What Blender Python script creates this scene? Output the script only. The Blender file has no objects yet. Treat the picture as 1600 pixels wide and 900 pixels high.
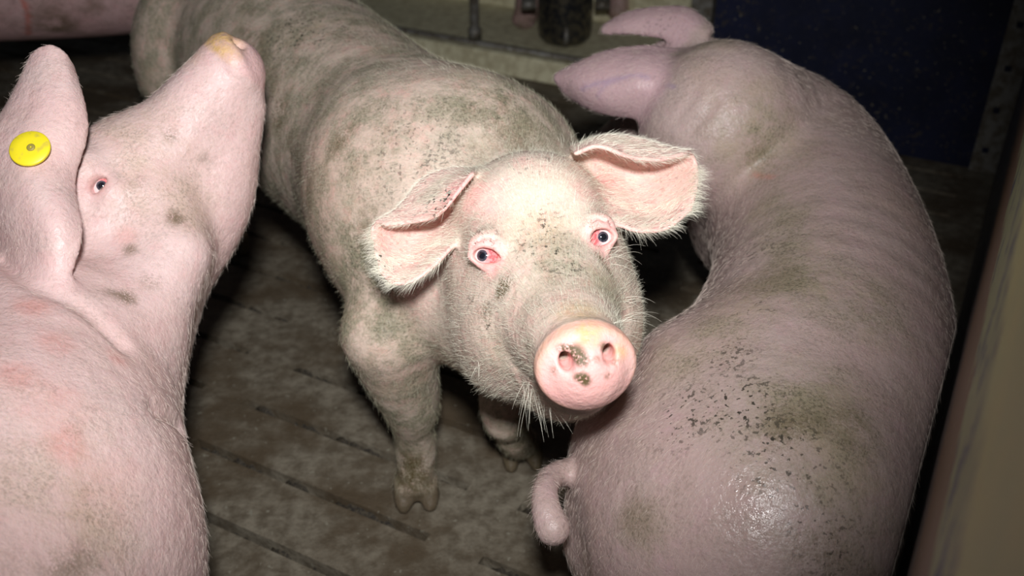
import bpy, math, random
import numpy as np
from mathutils import Vector, Matrix

# ------------------------------------------------------------------ camera, light, exposure
F = 1519.0                       # focal length in pixels of the 1600 px wide frame
PITCH = math.radians(32.0)
CAM = np.array([0.0, 0.0, 1.1])
RT = np.array([1.0, 0, 0]); FW = np.array([0, math.cos(PITCH), -math.sin(PITCH)]); UP = np.array([0, math.sin(PITCH), math.cos(PITCH)])
sc = bpy.context.scene
col = sc.collection
cd = bpy.data.cameras.new('camera'); cam = bpy.data.objects.new('camera', cd); col.objects.link(cam)
cam.location = CAM; cam.rotation_euler = (math.radians(90) - PITCH, 0, 0)
cd.sensor_width = 36; cd.lens = 36 * F / 1600; cd.clip_start = 0.01
cd.dof.use_dof = True; cd.dof.focus_distance = 1.0; cd.dof.aperture_fstop = 5.0
sc.camera = cam
w = bpy.data.worlds.new('world'); sc.world = w; w.use_nodes = True
w.node_tree.nodes['Background'].inputs[0].default_value = (0.55, 0.62, 0.75, 1)
w.node_tree.nodes['Background'].inputs[1].default_value = 0.030
def lamp(name, loc, target, energy, size, blend, radius, color):
    l = bpy.data.lights.new(name, 'SPOT'); o = bpy.data.objects.new(name, l); col.objects.link(o)
    l.energy = energy; l.spot_size = math.radians(size); l.spot_blend = blend; l.shadow_soft_size = radius; l.color = color
    o.location = loc
    o.rotation_euler = (Vector(target) - Vector(loc)).to_track_quat('-Z', 'Y').to_euler()
    return o
lamp('torch', (0.0, 0.0, 1.31), (-0.20, 1.22, 0.62), 106, 77, 1.0, 0.045, (1.0, 1.0, 1.0))
vs = sc.view_settings
vs.view_transform = 'Standard'; vs.look = 'None'; vs.gamma = 1; vs.use_curve_mapping = False; vs.exposure = 0.0

AX = np.array([0.883, -0.469, 0]); BX = np.array([0.469, 0.883, 0])      # pen axes: along the far wall / along the side wall
def AB(a, b, z=0.0): return AX * a + BX * b + np.array([0, 0, z])
def D(x, y, d):                  # the point at forward distance d that shows at photo position x, y
    return CAM + (RT * (x - 800) + UP * (450 - y)) * d / F + FW * d
def P(x, y, h):                  # the point at height h that shows at x, y
    r = RT * (x - 800) + UP * (450 - y) + FW * F
    return CAM + r * ((h - 1.1) / r[2])

# ------------------------------------------------------------------ materials
class NT:
    def __init__(self, name):
        self.m = bpy.data.materials.new(name); self.m.use_nodes = True
        self.n = self.m.node_tree.nodes; self.l = self.m.node_tree.links
        self.b = self.n['Principled BSDF']
        self.tc = self.n.new('ShaderNodeTexCoord').outputs['Object']
    def put(self, sock, v):
        if hasattr(v, 'is_linked') or hasattr(v, 'links'): self.l.new(v, sock)
        else: sock.default_value = v if not (isinstance(v, tuple) and len(v) == 3 and sock.type == 'RGBA') else v + (1,)
    def noise(self, scale, detail=4, rough=.55, vec=None, dist=0.0, stretch=None):
        n = self.n.new('ShaderNodeTexNoise'); v = vec or self.tc
        if stretch:
            mp = self.n.new('ShaderNodeMapping'); self.l.new(v, mp.inputs[0]); mp.inputs['Scale'].default_value = stretch[:3]
            if len(stretch) > 3: mp.inputs['Rotation'].default_value = stretch[3:]
            v = mp.outputs[0]
        self.l.new(v, n.inputs['Vector']); n.inputs['Scale'].default_value = scale; n.inputs['Detail'].default_value = detail
        n.inputs['Roughness'].default_value = rough; n.inputs['Distortion'].default_value = dist
        return n.outputs[0]
    def voro(self, scale, feature='F1', rnd=1.0):
        n = self.n.new('ShaderNodeTexVoronoi'); n.feature = feature; self.l.new(self.tc, n.inputs['Vector'])
        n.inputs['Scale'].default_value = scale; n.inputs['Randomness'].default_value = rnd
        return n.outputs[0]
    def ramp(self, v, a, b, lo=0.0, hi=1.0):
        n = self.n.new('ShaderNodeMapRange'); n.interpolation_type = 'SMOOTHSTEP'
        self.put(n.inputs[0], v); n.inputs[1].default_value = a; n.inputs[2].default_value = b
        n.inputs[3].default_value = lo; n.inputs[4].default_value = hi
        return n.outputs[0]
    def math(self, op, a, b=0.0):
        n = self.n.new('ShaderNodeMath'); n.operation = op; self.put(n.inputs[0], a); self.put(n.inputs[1], b); return n.outputs[0]
    def mix(self, fac, a, b):
        n = self.n.new('ShaderNodeMix'); n.data_type = 'RGBA'
        self.put(n.inputs[0], fac); self.put(n.inputs[6], a); self.put(n.inputs[7], b); return n.outputs[2]
    def attr(self, name):
        n = self.n.new('ShaderNodeAttribute'); n.attribute_name = name; return n.outputs['Fac']
    def bump(self, h, strength=.3, dist=.002, prev=None):
        n = self.n.new('ShaderNodeBump'); n.inputs['Strength'].default_value = strength; n.inputs['Distance'].default_value = dist
        self.l.new(h, n.inputs['Height'])
        if prev: self.l.new(prev, n.inputs['Normal'])
        return n.outputs[0]
    def done(self, color, rough=.5, normal=None, **kw):
        self.put(self.b.inputs['Base Color'], color); self.put(self.b.inputs['Roughness'], rough)
        if normal is not None: self.l.new(normal, self.b.inputs['Normal'])
        for k, v in kw.items(): self.put(self.b.inputs[k.replace('_', ' ')], v)
        return self.m

def skin_material(name, base, pinkc, dirtc, rough=.5, sss=.0):
    t = NT(name)
    big = t.noise(6, 3); mid = t.noise(22, 5, .6); fine = t.noise(120, 4, .7); vf = t.noise(420, 3, .7)
    c = t.mix(t.ramp(big, .35, .65), base, tuple(x * y for x, y in zip(base, (1.0, .93, .93))))
    mott = t.math('MULTIPLY', t.ramp(t.noise(45, 3), .5, .68), .45)
    c = t.mix(mott, c, tuple(x * y for x, y in zip(pinkc, (1.0, .97, .97))))
    c = t.mix(t.math('MULTIPLY', t.attr('pink'), t.ramp(mid, .2, .6, .65, 1.0)), c, pinkc)
    c = t.mix(t.math('MULTIPLY', t.attr('red'), t.ramp(fine, .3, .6, .5, 1.0)), c, (.62, .16, .13))
    br = t.math('MULTIPLY', t.ramp(t.noise(13, 4, .65), .50, .66), t.math('MULTIPLY', t.attr('dirt'), .55))
    c = t.mix(br, c, (.40, .31, .20))
    # ingrained grime: soft film, grain partly painting shade between hairs, then dark specks
    da = t.attr('dirt')
    film = t.ramp(t.math('ADD', t.math('MULTIPLY', mid, .6), t.math('MULTIPLY', fine, .4)), .38, .62)
    film = t.math('MULTIPLY', da, t.math('ADD', t.math('MULTIPLY', film, .62), .38))
    c = t.mix(film, c, dirtc)
    c = t.mix(t.math('MULTIPLY', t.attr('yellow'), t.ramp(fine, .3, .62, .4, 1)), c, (.66, .42, .16))
    gr = t.math('MULTIPLY', t.ramp(t.noise(330, 3, .6), .50, .60), t.math('MULTIPLY', t.ramp(mid, .38, .62, .15, 1.0), t.math('ADD', .06, t.math('MULTIPLY', t.attr('dirt'), .62))))
    c = t.mix(gr, c, (.12, .105, .07))
    d2 = t.math('MULTIPLY', t.attr('mud_shade'), t.ramp(t.math('ADD', t.math('MULTIPLY', mid, .45), t.math('MULTIPLY', vf, .55)), .43, .53))
    c = t.mix(d2, c, (.11, .08, .035))
    spk = t.math('MULTIPLY', t.ramp(t.math('ADD', t.math('MULTIPLY', t.noise(190, 2), .75), t.math('MULTIPLY', mid, .25)), .565, .60), t.attr('speck'))
    c = t.mix(spk, c, (.045, .038, .028))
    c = t.mix(t.attr('hoof'), c, (.10, .075, .045))
    c = t.mix(t.math('MULTIPLY', t.attr('vein'), .55), c, (.30, .22, .34))
    nb = t.bump(t.noise(260, 3, .7), .55, .0014)
    nb = t.bump(t.voro(150), .18, .0015, nb)
    nb = t.bump(t.noise(38, 4, .6), .40, .007, nb)
    kw = {}
    ro = t.math('SUBTRACT', t.ramp(fine, .3, .7, rough - .08, rough + .12), t.math('MULTIPLY', t.attr('wet'), .24))
    m = t.done(c, ro, nb, Specular_IOR_Level=.4, **kw)
    if sss: t.b.inputs['Subsurface Weight'].default_value = sss; t.b.inputs['Subsurface Radius'].default_value = (1, .35, .2); t.b.inputs['Subsurface Scale'].default_value = .006
    return m
def hair_material(name, c0, c1):
    t = NT(name)
    c = t.mix(t.attr('dirt'), c0, c1)
    return t.done(c, .45, None, Specular_IOR_Level=.35)

# ------------------------------------------------------------------ signed-distance sculpting
class Field:
    def __init__(self, lo, hi, step, fine=None, fstep=None):
        ax = []
        for i in range(3):
            xs = [lo[i]]
            while xs[-1] < hi[i]:
                s = step
                if fine is not None and fine[0][i] <= xs[-1] <= fine[1][i]: s = fstep
                xs.append(xs[-1] + s)
            ax.append(np.array(xs, np.float32))
        self.ax = ax; self.f = np.full([len(a) for a in ax], 1.0, np.float32)
    def block(self, lo, hi):
        s = tuple(slice(max(0, int(np.searchsorted(a, l)) - 1), int(np.searchsorted(a, h)) + 1) for a, l, h in zip(self.ax, lo, hi))
        X, Y, Z = np.meshgrid(*[a[q] for a, q in zip(self.ax, s)], indexing='ij', sparse=True)
        return s, X, Y, Z
    def _merge(self, s, d, k, op):
        g = self.f[s]
        if g.size == 0: return
        if op == 'cut': d = -d; g2 = -g; dd = -d
        if op == 'add':
            h = np.maximum(k - np.abs(g - d), 0) / k
            self.f[s] = np.minimum(g, d) - h * h * k * .25
        else:
            h = np.maximum(k - np.abs(g - d), 0) / k
            self.f[s] = np.maximum(g, d) + h * h * k * .25
    def ell(self, c, r, R=None, k=.03, op='add'):
        c = np.asarray(c, float); r = np.asarray(r, float)
        R = np.eye(3) if R is None else np.asarray(R)
        ext = np.sqrt(((R * r[None, :]) ** 2).sum(1)) + k + .012
        s, X, Y, Z = self.block(c - ext, c + ext)
        q = [R[0, j] * (X - c[0]) + R[1, j] * (Y - c[1]) + R[2, j] * (Z - c[2]) for j in range(3)]
        k0 = np.sqrt(sum((q[j] / r[j]) ** 2 for j in range(3))); k1 = np.sqrt(sum((q[j] / r[j] ** 2) ** 2 for j in range(3)))
        self._merge(s, (k0 * (k0 - 1) / np.maximum(k1, 1e-6)).astype(np.float32), k, op)
    def chain(self, pts, k=.03, op='add', sub=5, squash=None):
        p = np.array([list(q[0]) + [q[1]] for q in pts], float)
        p = catmull(p, sub) if len(p) > 2 else p
        m = p[:, 3].max() * (1 if squash is None else 1 / min(1, squash[1])) + k + .012
        s, X, Y, Z = self.block(p[:, :3].min(0) - m, p[:, :3].max(0) + m)
        best = None
        for a, b in zip(p[:-1], p[1:]):
            ab = b[:3] - a[:3]; L2 = max(1e-9, float(ab @ ab))
            t = np.clip(((X - a[0]) * ab[0] + (Y - a[1]) * ab[1] + (Z - a[2]) * ab[2]) / L2, 0, 1)
            dx = X - a[0] - t * ab[0]; dy = Y - a[1] - t * ab[1]; dz = Z - a[2] - t * ab[2]
            n2 = dx * dx + dy * dy + dz * dz
            if squash is not None:
                sv = np.asarray(squash[0]); q = dx * sv[0] + dy * sv[1] + dz * sv[2]
                n2 = n2 + q * q * (squash[1] ** 2 - 1)
            d = np.sqrt(n2) - (a[3] + t * (b[3] - a[3]))
            best = d if best is None else np.minimum(best, d)
        self._merge(s, best.astype(np.float32), k, op)
    def disc(self, c, R, r, half, rnd, rz=1.0, k=.01, op='add'):      # rounded coin, axis = column 1 of R
        c = np.asarray(c, float); ext = np.full(3, r + k + .02)
        s, X, Y, Z = self.block(c - ext, c + ext)
        q = [R[0, j] * (X - c[0]) + R[1, j] * (Y - c[1]) + R[2, j] * (Z - c[2]) for j in range(3)]
        dr = np.sqrt(q[0] ** 2 + (q[2] / rz) ** 2) - (r - rnd); da = np.abs(q[1]) - (half - rnd)
        d = np.minimum(np.maximum(dr, da), 0) + np.sqrt(np.maximum(dr, 0) ** 2 + np.maximum(da, 0) ** 2) - rnd
        self._merge(s, d.astype(np.float32), k, op)
    def shell(self, pts, rad, k=.012):                                # cloud of surface points with a radius each
        pts = np.asarray(pts, np.float32); rad = np.asarray(rad, np.float32)
        m = float(rad.max()) + k + .006
        s, X, Y, Z = self.block(pts.min(0) - m, pts.max(0) + m)
        shp = np.broadcast_shapes(X.shape, Y.shape, Z.shape)
        d = np.full(shp, .5, np.float32)
        ax = [self.ax[i][s[i]] for i in range(3)]
        for p, r in zip(pts, rad):
            e = r + k + .003
            q = tuple(slice(int(np.searchsorted(ax[i], p[i] - e)), int(np.searchsorted(ax[i], p[i] + e))) for i in range(3))
            dd = np.sqrt((ax[0][q[0]] - p[0])[:, None, None] ** 2 + (ax[1][q[1]] - p[1])[None, :, None] ** 2 + (ax[2][q[2]] - p[2])[None, None, :] ** 2) - r
            d[q] = np.minimum(d[q], dd)
        self._merge(s, d, k, 'add')
    def mesh(self, smooth=2):
        f = self.f; ax = self.ax; ins = f < 0
        n = [x - 1 for x in f.shape]
        cnt = np.zeros(n, np.uint8)
        for i in (0, 1):
            for j in (0, 1):
                for k in (0, 1): cnt += ins[i:i + n[0], j:j + n[1], k:k + n[2]]
        act = (cnt > 0) & (cnt < 8); cells = np.argwhere(act); idx = np.full(n, -1, np.int32); idx[act] = np.arange(len(cells))
        acc = np.zeros((len(cells), 3)); num = np.zeros(len(cells))
        crn = [(i, j, k) for i in (0, 1) for j in (0, 1) for k in (0, 1)]
        for a in crn:
            for axis in range(3):
                if a[axis]: continue
                b = list(a); b[axis] = 1
                ia = cells + a; ib = cells + b
                fa = f[ia[:, 0], ia[:, 1], ia[:, 2]]; fb = f[ib[:, 0], ib[:, 1], ib[:, 2]]
                m = (fa < 0) != (fb < 0); t = np.where(m, fa / np.where(m, fa - fb, 1), 0)
                pa = np.stack([ax[q][ia[:, q]] for q in range(3)], 1); pb = np.stack([ax[q][ib[:, q]] for q in range(3)], 1)
                acc += np.where(m[:, None], pa + (pb - pa) * t[:, None], 0); num += m
        v = acc / num[:, None]
        quads = []
        for axis in range(3):
            lo = [slice(None)] * 3; hi = [slice(None)] * 3; lo[axis] = slice(0, -1); hi[axis] = slice(1, None)
            A = ins[tuple(lo)]; B = ins[tuple(hi)]; o1, o2 = [(1, 2), (2, 0), (0, 1)][axis]
            e = np.argwhere(A != B); e = e[(e[:, o1] > 0) & (e[:, o2] > 0) & (e[:, o1] < n[o1]) & (e[:, o2] < n[o2])]
            flip = A[e[:, 0], e[:, 1], e[:, 2]]
            def g(d1, d2):
                q = e.copy(); q[:, o1] -= d1; q[:, o2] -= d2; return idx[q[:, 0], q[:, 1], q[:, 2]]
            q = np.stack([g(1, 1), g(0, 1), g(0, 0), g(1, 0)], 1)
            q[~flip] = q[~flip][:, ::-1]; quads.append(q)
        q = np.concatenate(quads); q = q[(q >= 0).all(1)]
        for _ in range(smooth):
            s = np.zeros_like(v); c = np.zeros(len(v))
            for a, b in ((0, 1), (1, 2), (2, 3), (3, 0)):
                for x, y in ((a, b), (b, a)):
                    for z in range(3): s[:, z] += np.bincount(q[:, x], v[q[:, y], z], len(v))
                    c += np.bincount(q[:, x], minlength=len(v))
            v = v * .5 + (s / np.maximum(c, 1)[:, None]) * .5
        return v, q
def catmull(p, sub):
    q = np.vstack([2 * p[0] - p[1], p, 2 * p[-1] - p[-2]]); out = []
    for i in range(len(p) - 1):
        a, b, c, d = q[i:i + 4]
        for t in np.linspace(0, 1, sub, endpoint=False):
            out.append(.5 * (2 * b + (c - a) * t + (2 * a - 5 * b + 4 * c - d) * t * t + (3 * b - a - 3 * c + d) * t ** 3))
    out.append(p[-1]); out = np.array(out)
    if p.shape[1] > 3: out[:, 3] = np.maximum(out[:, 3], p[:, 3].min() * .8)
    return out
def patch(grid, nu=88, nv=88):                                        # smooth sheet through a grid of control points
    g = np.asarray(grid, float)
    a = np.stack([catmull(g[i], max(2, nu // (g.shape[1] - 1))) for i in range(g.shape[0])])
    return np.stack([catmull(a[:, j], max(2, nv // (g.shape[0] - 1))) for j in range(a.shape[1])], 1)
def normals(v, q):
    a = np.cross(v[q[:, 2]] - v[q[:, 0]], v[q[:, 3]] - v[q[:, 1]]); n = np.zeros_like(v)
    for j in range(4):
        for z in range(3): n[:, z] += np.bincount(q[:, j], a[:, z], len(v))
    return n / np.maximum(np.linalg.norm(n, axis=1), 1e-9)[:, None]
def blob(v, c, r, soft=.5):                                           # 1 inside the ball, fading out over the outer part
    d = np.linalg.norm((v - np.asarray(c)), axis=1) / r
    t = np.clip((1 - d) / soft, 0, 1); return t * t * (3 - 2 * t)
def line_mask(v, pts, r, soft=.6):
    p = catmull(np.array(pts, float), 5) if len(pts) > 2 else np.array(pts, float); best = np.full(len(v), 9.0)
    for a, b in zip(p[:-1], p[1:]):
        ab = b - a; t = np.clip(((v - a) @ ab) / max(1e-9, ab @ ab), 0, 1); best = np.minimum(best, np.linalg.norm(v - a - t[:, None] * ab, axis=1))
    t = np.clip((1 - best / r) / soft, 0, 1); return t * t * (3 - 2 * t)

def new_mesh(name, v, faces, mat, parent=None, origin=None, smooth=True, attrs=None):
    v = np.asarray(v, float); o0 = np.zeros(3) if origin is None else np.asarray(origin, float)
    if parent is not None: o0 = np.array(parent.matrix_world.translation) if origin is None else o0
    me = bpy.data.meshes.new(name); me.from_pydata((v - o0).tolist(), [], [list(map(int, f)) for f in faces]); me.update()
    if smooth: me.polygons.foreach_set('use_smooth', [True] * len(me.polygons))
    if attrs:
        for k, a in attrs.items():
            at = me.attributes.new(k, 'FLOAT', 'POINT'); at.data.foreach_set('value', np.clip(a, 0, 1).astype(np.float32))
    me.materials.append(mat)
    o = bpy.data.objects.new(name, me); col.objects.link(o); o.location = o0
    if parent is not None: o.parent = parent; o.location = o0 - np.array(parent.matrix_world.translation)
    bpy.context.view_layer.update()
    return o
def tag(o, label=None, cat=None, group=None, kind=None):
    if label: o['label'] = label
    if cat: o['category'] = cat
    if group: o['group'] = group
    if kind: o['kind'] = kind
    return o

def hairs(name, parent, roots, nrm, flow, length, mat, dirt, rad=.00016, lift=.35, rng=None, jitter=.35, droop=.0, seg=4):
    N = len(roots); rng = rng or np.random.default_rng(1)
    f = flow - (flow * nrm).sum(1)[:, None] * nrm; f /= np.maximum(np.linalg.norm(f, axis=1), 1e-6)[:, None]
    d = f + nrm * lift + rng.normal(0, jitter, (N, 3)); d /= np.linalg.norm(d, axis=1)[:, None]
    d2 = d - nrm * lift * .6 + np.array([0, 0, -droop]); d2 /= np.linalg.norm(d2, axis=1)[:, None]
    L = np.asarray(length)[:, None] * rng.uniform(.6, 1.25, (N, 1))
    ts = np.linspace(0, 1, seg)
    pts = np.stack([roots + L * (d * t * (1 - .5 * t) + d2 * t * t * .5) for t in ts], 1)
    hc = bpy.data.hair_curves.new(name); hc.add_curves([seg] * N)
    o0 = np.array(parent.matrix_world.translation)
    hc.attributes['position'].data.foreach_set('vector', (pts - o0).astype(np.float32).ravel())
    ra = hc.attributes.get('radius') or hc.attributes.new('radius', 'FLOAT', 'POINT')
    ra.data.foreach_set('value', np.tile((rad * (1 - .8 * ts)).astype(np.float32), N) * np.repeat(rng.uniform(.7, 1.3, N), seg).astype(np.float32))
    da = hc.attributes.new('dirt', 'FLOAT', 'CURVE'); da.data.foreach_set('value', np.clip(dirt, 0, 1).astype(np.float32))
    hc.materials.append(mat)
    o = bpy.data.objects.new(name, hc); col.objects.link(o); o.parent = parent; o['kind'] = 'stuff'
    return o
def sample(v, q, N, rng, weight=None):
    a = np.linalg.norm(np.cross(v[q[:, 2]] - v[q[:, 0]], v[q[:, 3]] - v[q[:, 1]]), axis=1)
    if weight is not None: a = a * weight[q].mean(1)
    a = a / a.sum(); fi = rng.choice(len(q), N, p=a); u, w_ = rng.random((2, N, 1))
    c = v[q[fi]]
    return (c[:, 0] * (1 - u) + c[:, 1] * u) * (1 - w_) + (c[:, 3] * (1 - u) + c[:, 2] * u) * w_, q[fi, 0]
def flow_field(v, bones):                                             # bones: (point, direction) pairs; nearest win
    W = np.zeros((len(v), 1)); out = np.zeros_like(v)
    for p, d in bones:
        d = np.asarray(d, float); d /= np.linalg.norm(d)
        wgt = np.exp(-((v - np.asarray(p)) ** 2).sum(1) / .008)[:, None] + 1e-6; out += wgt * d; W += wgt
    return out / W
def frame(fwd, side):
    f = np.asarray(fwd, float); f /= np.linalg.norm(f); x = np.asarray(side, float); x = x - (x @ f) * f; x /= np.linalg.norm(x)
    z = np.cross(x, f)
    return np.stack([x, f, z], 1)                                     # columns: side, forward, up

# ------------------------------------------------------------------ pig anatomy
def head(Fd, o, R, s=1.0, jaw=1.0, lift=0.0, tilt=0.0):
    L = lambda x, y, z: o + R @ (np.array([x, y, z + lift * max(0, y) / .186]) * s)
    Fd.ell(L(0, -.080, -.035), np.array([.078, .085, .075]) * s, R, .03)
    Fd.chain([(L(0, -.10, -.03), .070 * s), (L(0, 0, -.046), .071 * s), (L(0, .07, -.064), .056 * s), (L(0, .13, -.070), .0445 * s), (L(0, .175, -.068), .041 * s)], .02)
    for e in (-1, 1):
        Fd.ell(L(.058 * e, -.035, -.085), np.array([.042, .085, .062]) * s, R, .03)
        Fd.ell(L(.050 * e, -.065, -.130), np.array([.048, .075, .050]) * s, R, .03)
        Fd.ell(L(.048 * e, -.008, .004), np.array([.022, .030, .020]) * s, R, .02)
    Fd.chain([(L(0, -.08, -.14), .060 * s), (L(0, .03, -.125), .048 * s * jaw), (L(0, .115, -.108), .030 * s * jaw), (L(0, .150, -.102), .022 * s * jaw)], .02)
    ct, st = math.cos(math.radians(tilt)), math.sin(math.radians(tilt))
    Rd = np.stack([R[:, 0], R[:, 1] * ct - R[:, 2] * st, R[:, 2] * ct + R[:, 1] * st], 1)
    Fd.disc(L(0, .186, -.066), Rd, .0438 * s, .010 * s, .006 * s, .84, .008)
    Fd.ell(L(0, .125, -.048), np.array([.034, .040, .022]) * s, R, .02)
    for e in (-1, 1):
        Fd.ell(L(.0180 * e, .199, -.054), np.array([.0058, .046, .0078]) * s, R, .005, 'cut')
    # mouth line
    for e in (-1, 1):
        Fd.chain([(L(0, .166, -.112), .003), (L(.022 * e, .150, -.104), .003), (L(.036 * e, .11, -.100), .003), (L(.050 * e, .065, -.104), .0012)], .006, 'cut')
    return L
def ear_sheet(grid, t0=.0042, t1=.0028):
    S = patch(grid); n, m = S.shape[:2]
    V, U = np.meshgrid(np.linspace(0, 1, n), np.linspace(0, 1, m), indexing='ij')
    edge = np.minimum(np.minimum(V, 1 - V) * 2, (1 - U)); r = t1 + (t0 - t1) * np.clip(edge * 4, 0, 1)
    return S, r
def plain_ear(Fd, L, e, lift=0.0, s=1.0):                             # lop ear leaning forward
    g = []
    for v in np.linspace(-1, 1, 5):
        row = []
        for u in np.linspace(0, 1, 5):
            wd = .045 * (1 - .25 * u) * math.sin(math.pi * (.30 + .70 * (1 - u) ** .8 * .72)) + .002
            row.append(L(e * (.055 + .10 * u - .012 * v * v), -.085 + wd * v * 1.1 + .05 * u, .035 + .02 * math.sin(u * 3) - .045 * u * u - .022 * v * v + lift * u))
        g.append(row)
    S, r = ear_sheet(g, .0055, .0045); Fd.shell(S.reshape(-1, 3), r.ravel(), .012)
def leg(Fd, top, knee, pastern, foot, side, fwd, s=1.0, rt=.075, up=.02):
    side = np.asarray(side); fwd = np.asarray(fwd)
    mid = knee * .5 + top * .5
    Fd.chain([(top, rt), (mid, .050 * s), (knee, .040 * s), (knee * .5 + pastern * .5, .029 * s), (pastern, .030 * s), (foot + [0, 0, .035], .027 * s)], .03)
    for e in (-1, 1):
        c = foot + side * .0175 * e
        Fd.chain([(c + np.array([0, 0, .040]), .0175 * s), (c + fwd * .012 + side * .002 * e + np.array([0, 0, .022]), .0165 * s), (c + fwd * .026 + side * .003 * e + np.array([0, 0, .011]), .0115 * s)], .0035)
        Fd.ell(pastern + side * .020 * e - fwd * .026 + np.array([0, 0, -.02]), (.009, .011, .015), None, .008)   # dew claws

def hit(px, py, v, rad=.009):                                           # the sculpt's surface point seen at a photo position
    ray = D(px, py, 1) - CAM; ray /= np.linalg.norm(ray); w_ = v - CAM; t_ = w_ @ ray; dd = np.linalg.norm(w_ - t_[:, None] * ray, axis=1)
    ok = dd < rad
    return v[np.where(ok)[0][np.argmin(t_[ok])]] if ok.any() else D(px, py, 5.0)
def make_pig(name, label, Fd, mat, base, masks, group=None):
    v, q = Fd.mesh(2)
    v[:, 2] = np.maximum(v[:, 2], .0005)
    n = normals(v, q)
    at = {k: np.zeros(len(v)) for k in ('pink', 'red', 'dirt', 'mud_shade', 'speck', 'yellow', 'hoof')}
    masks(v, n, at)
    o = new_mesh(name, v, q, mat, None, base, True, at)
    tag(o, label, 'pig', group)
    return o, v, q, n, at
def eye(parent, c, r, look, med, mat_ball, mat_iris):
    """eyeball with its own iris; look = gaze, med = direction of the red inner corner"""
    look = np.asarray(look, float); look /= np.linalg.norm(look)
    nu, nv = 32, 20; vs_, fs = [], []
    R = frame(look, med)                                              # columns: med, look, up
    for i in range(nv + 1):
        th = math.pi * i / nv
        for j in range(nu):
            ph = 2 * math.pi * j / nu
            vs_.append(c + R @ (np.array([math.sin(th) * math.cos(ph), math.cos(th), math.sin(th) * math.sin(ph)]) * r))
    for i in range(nv):
        for j in range(nu): fs.append((i * nu + j, (i + 1) * nu + j, (i + 1) * nu + (j + 1) % nu, i * nu + (j + 1) % nu))
    loc = (np.array(vs_) - c) @ R / r
    b = new_mesh('eyeball', vs_, fs, mat_ball, parent, c, True, {'red': np.clip(loc[:, 0] * 1.6 + .25, 0, 1)})
    vs_, fs = [], []
    for i in range(7):
        th = .46 * i / 6 + .001
        for j in range(nu):
            ph = 2 * math.pi * j / nu
            vs_.append(c + R @ (np.array([math.sin(th) * math.cos(ph), math.cos(th), math.sin(th) * math.sin(ph)]) * r * (1.015 + .02 * (1 - i / 6))))
    for i in range(6):
        for j in range(nu): fs.append((i * nu + j, (i + 1) * nu + j, (i + 1) * nu + (j + 1) % nu, i * nu + (j + 1) % nu))
    ir = new_mesh('iris', vs_, fs, mat_iris, b, c, True, {'rim': np.repeat(np.arange(7) / 6, nu)})
    return b

M = {}
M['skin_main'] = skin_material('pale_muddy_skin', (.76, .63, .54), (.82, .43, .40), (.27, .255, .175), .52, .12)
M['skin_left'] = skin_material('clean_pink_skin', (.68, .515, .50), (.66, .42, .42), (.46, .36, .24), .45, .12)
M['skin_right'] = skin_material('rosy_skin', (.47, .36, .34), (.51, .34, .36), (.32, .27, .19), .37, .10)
M['skin_rear'] = skin_material('plain_pink_skin', (.66, .45, .45), (.66, .36, .38), (.30, .22, .16), .5)  # pink skin colour shared by the plainer pigs
M['hair'] = hair_material('cream_bristle', (.90, .87, .74), (.40, .37, .26))
M['hair_pink'] = hair_material('fine_pinkish_bristle', (.72, .60, .54), (.42, .35, .27))
t = NT('wet_sclera'); M['sclera'] = t.done(t.mix(t.attr('red'), (.80, .66, .66), t.mix(t.ramp(t.noise(300), .4, .6), (.58, .13, .14), (.72, .30, .30))), .12, None, Specular_IOR_Level=.7)
t = NT('dark_iris'); M['iris'] = t.done(t.mix(t.ramp(t.attr('rim'), .45, .85), (.008, .009, .014), t.mix(t.ramp(t.noise(700), .4, .6), (.03, .03, .045), (.09, .09, .11))), .06, None, Specular_IOR_Level=.8)

# ================================================================== THE SETTING
def box_ab(name, a0, a1, b0, b1, z0, z1, mat, parent=None, bev=0.0):
    vs_ = [AB(a, b, z) for z in (z0, z1) for b in (b0, b1) for a in (a0, a1)]
    c = AB((a0 + a1) / 2, (b0 + b1) / 2, z0)
    o = new_mesh(name, vs_, [(0, 2, 3, 1), (4, 5, 7, 6), (0, 1, 5, 4), (2, 6, 7, 3), (1, 3, 7, 5), (0, 4, 6, 2)], mat, parent, c, False)
    if bev: m = o.modifiers.new('bevel', 'BEVEL'); m.width = bev; m.segments = 2
    return o
t = NT('dirty_concrete')
n1 = t.noise(5, 5, .6); n2 = t.noise(38, 5, .65); n3 = t.noise(190, 3, .7)
c = t.mix(t.ramp(n2, .32, .68), (.12, .098, .070), (.235, .205, .155))
c = t.mix(t.ramp(n1, .42, .62), c, (.095, .070, .044))
c = t.mix(t.math('MULTIPLY', t.attr('crust'), t.ramp(n2, .35, .6)), c, (.02, .016, .010))
c = t.mix(t.ramp(t.noise(75, 2), .67, .71), c, (.24, .22, .17))
nb = t.bump(n2, .5, .006); nb = t.bump(n3, .5, .002, nb)
M['floor'] = t.done(c, t.ramp(n2, .3, .7, .45, .75), nb, Specular_IOR_Level=.35)
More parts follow.
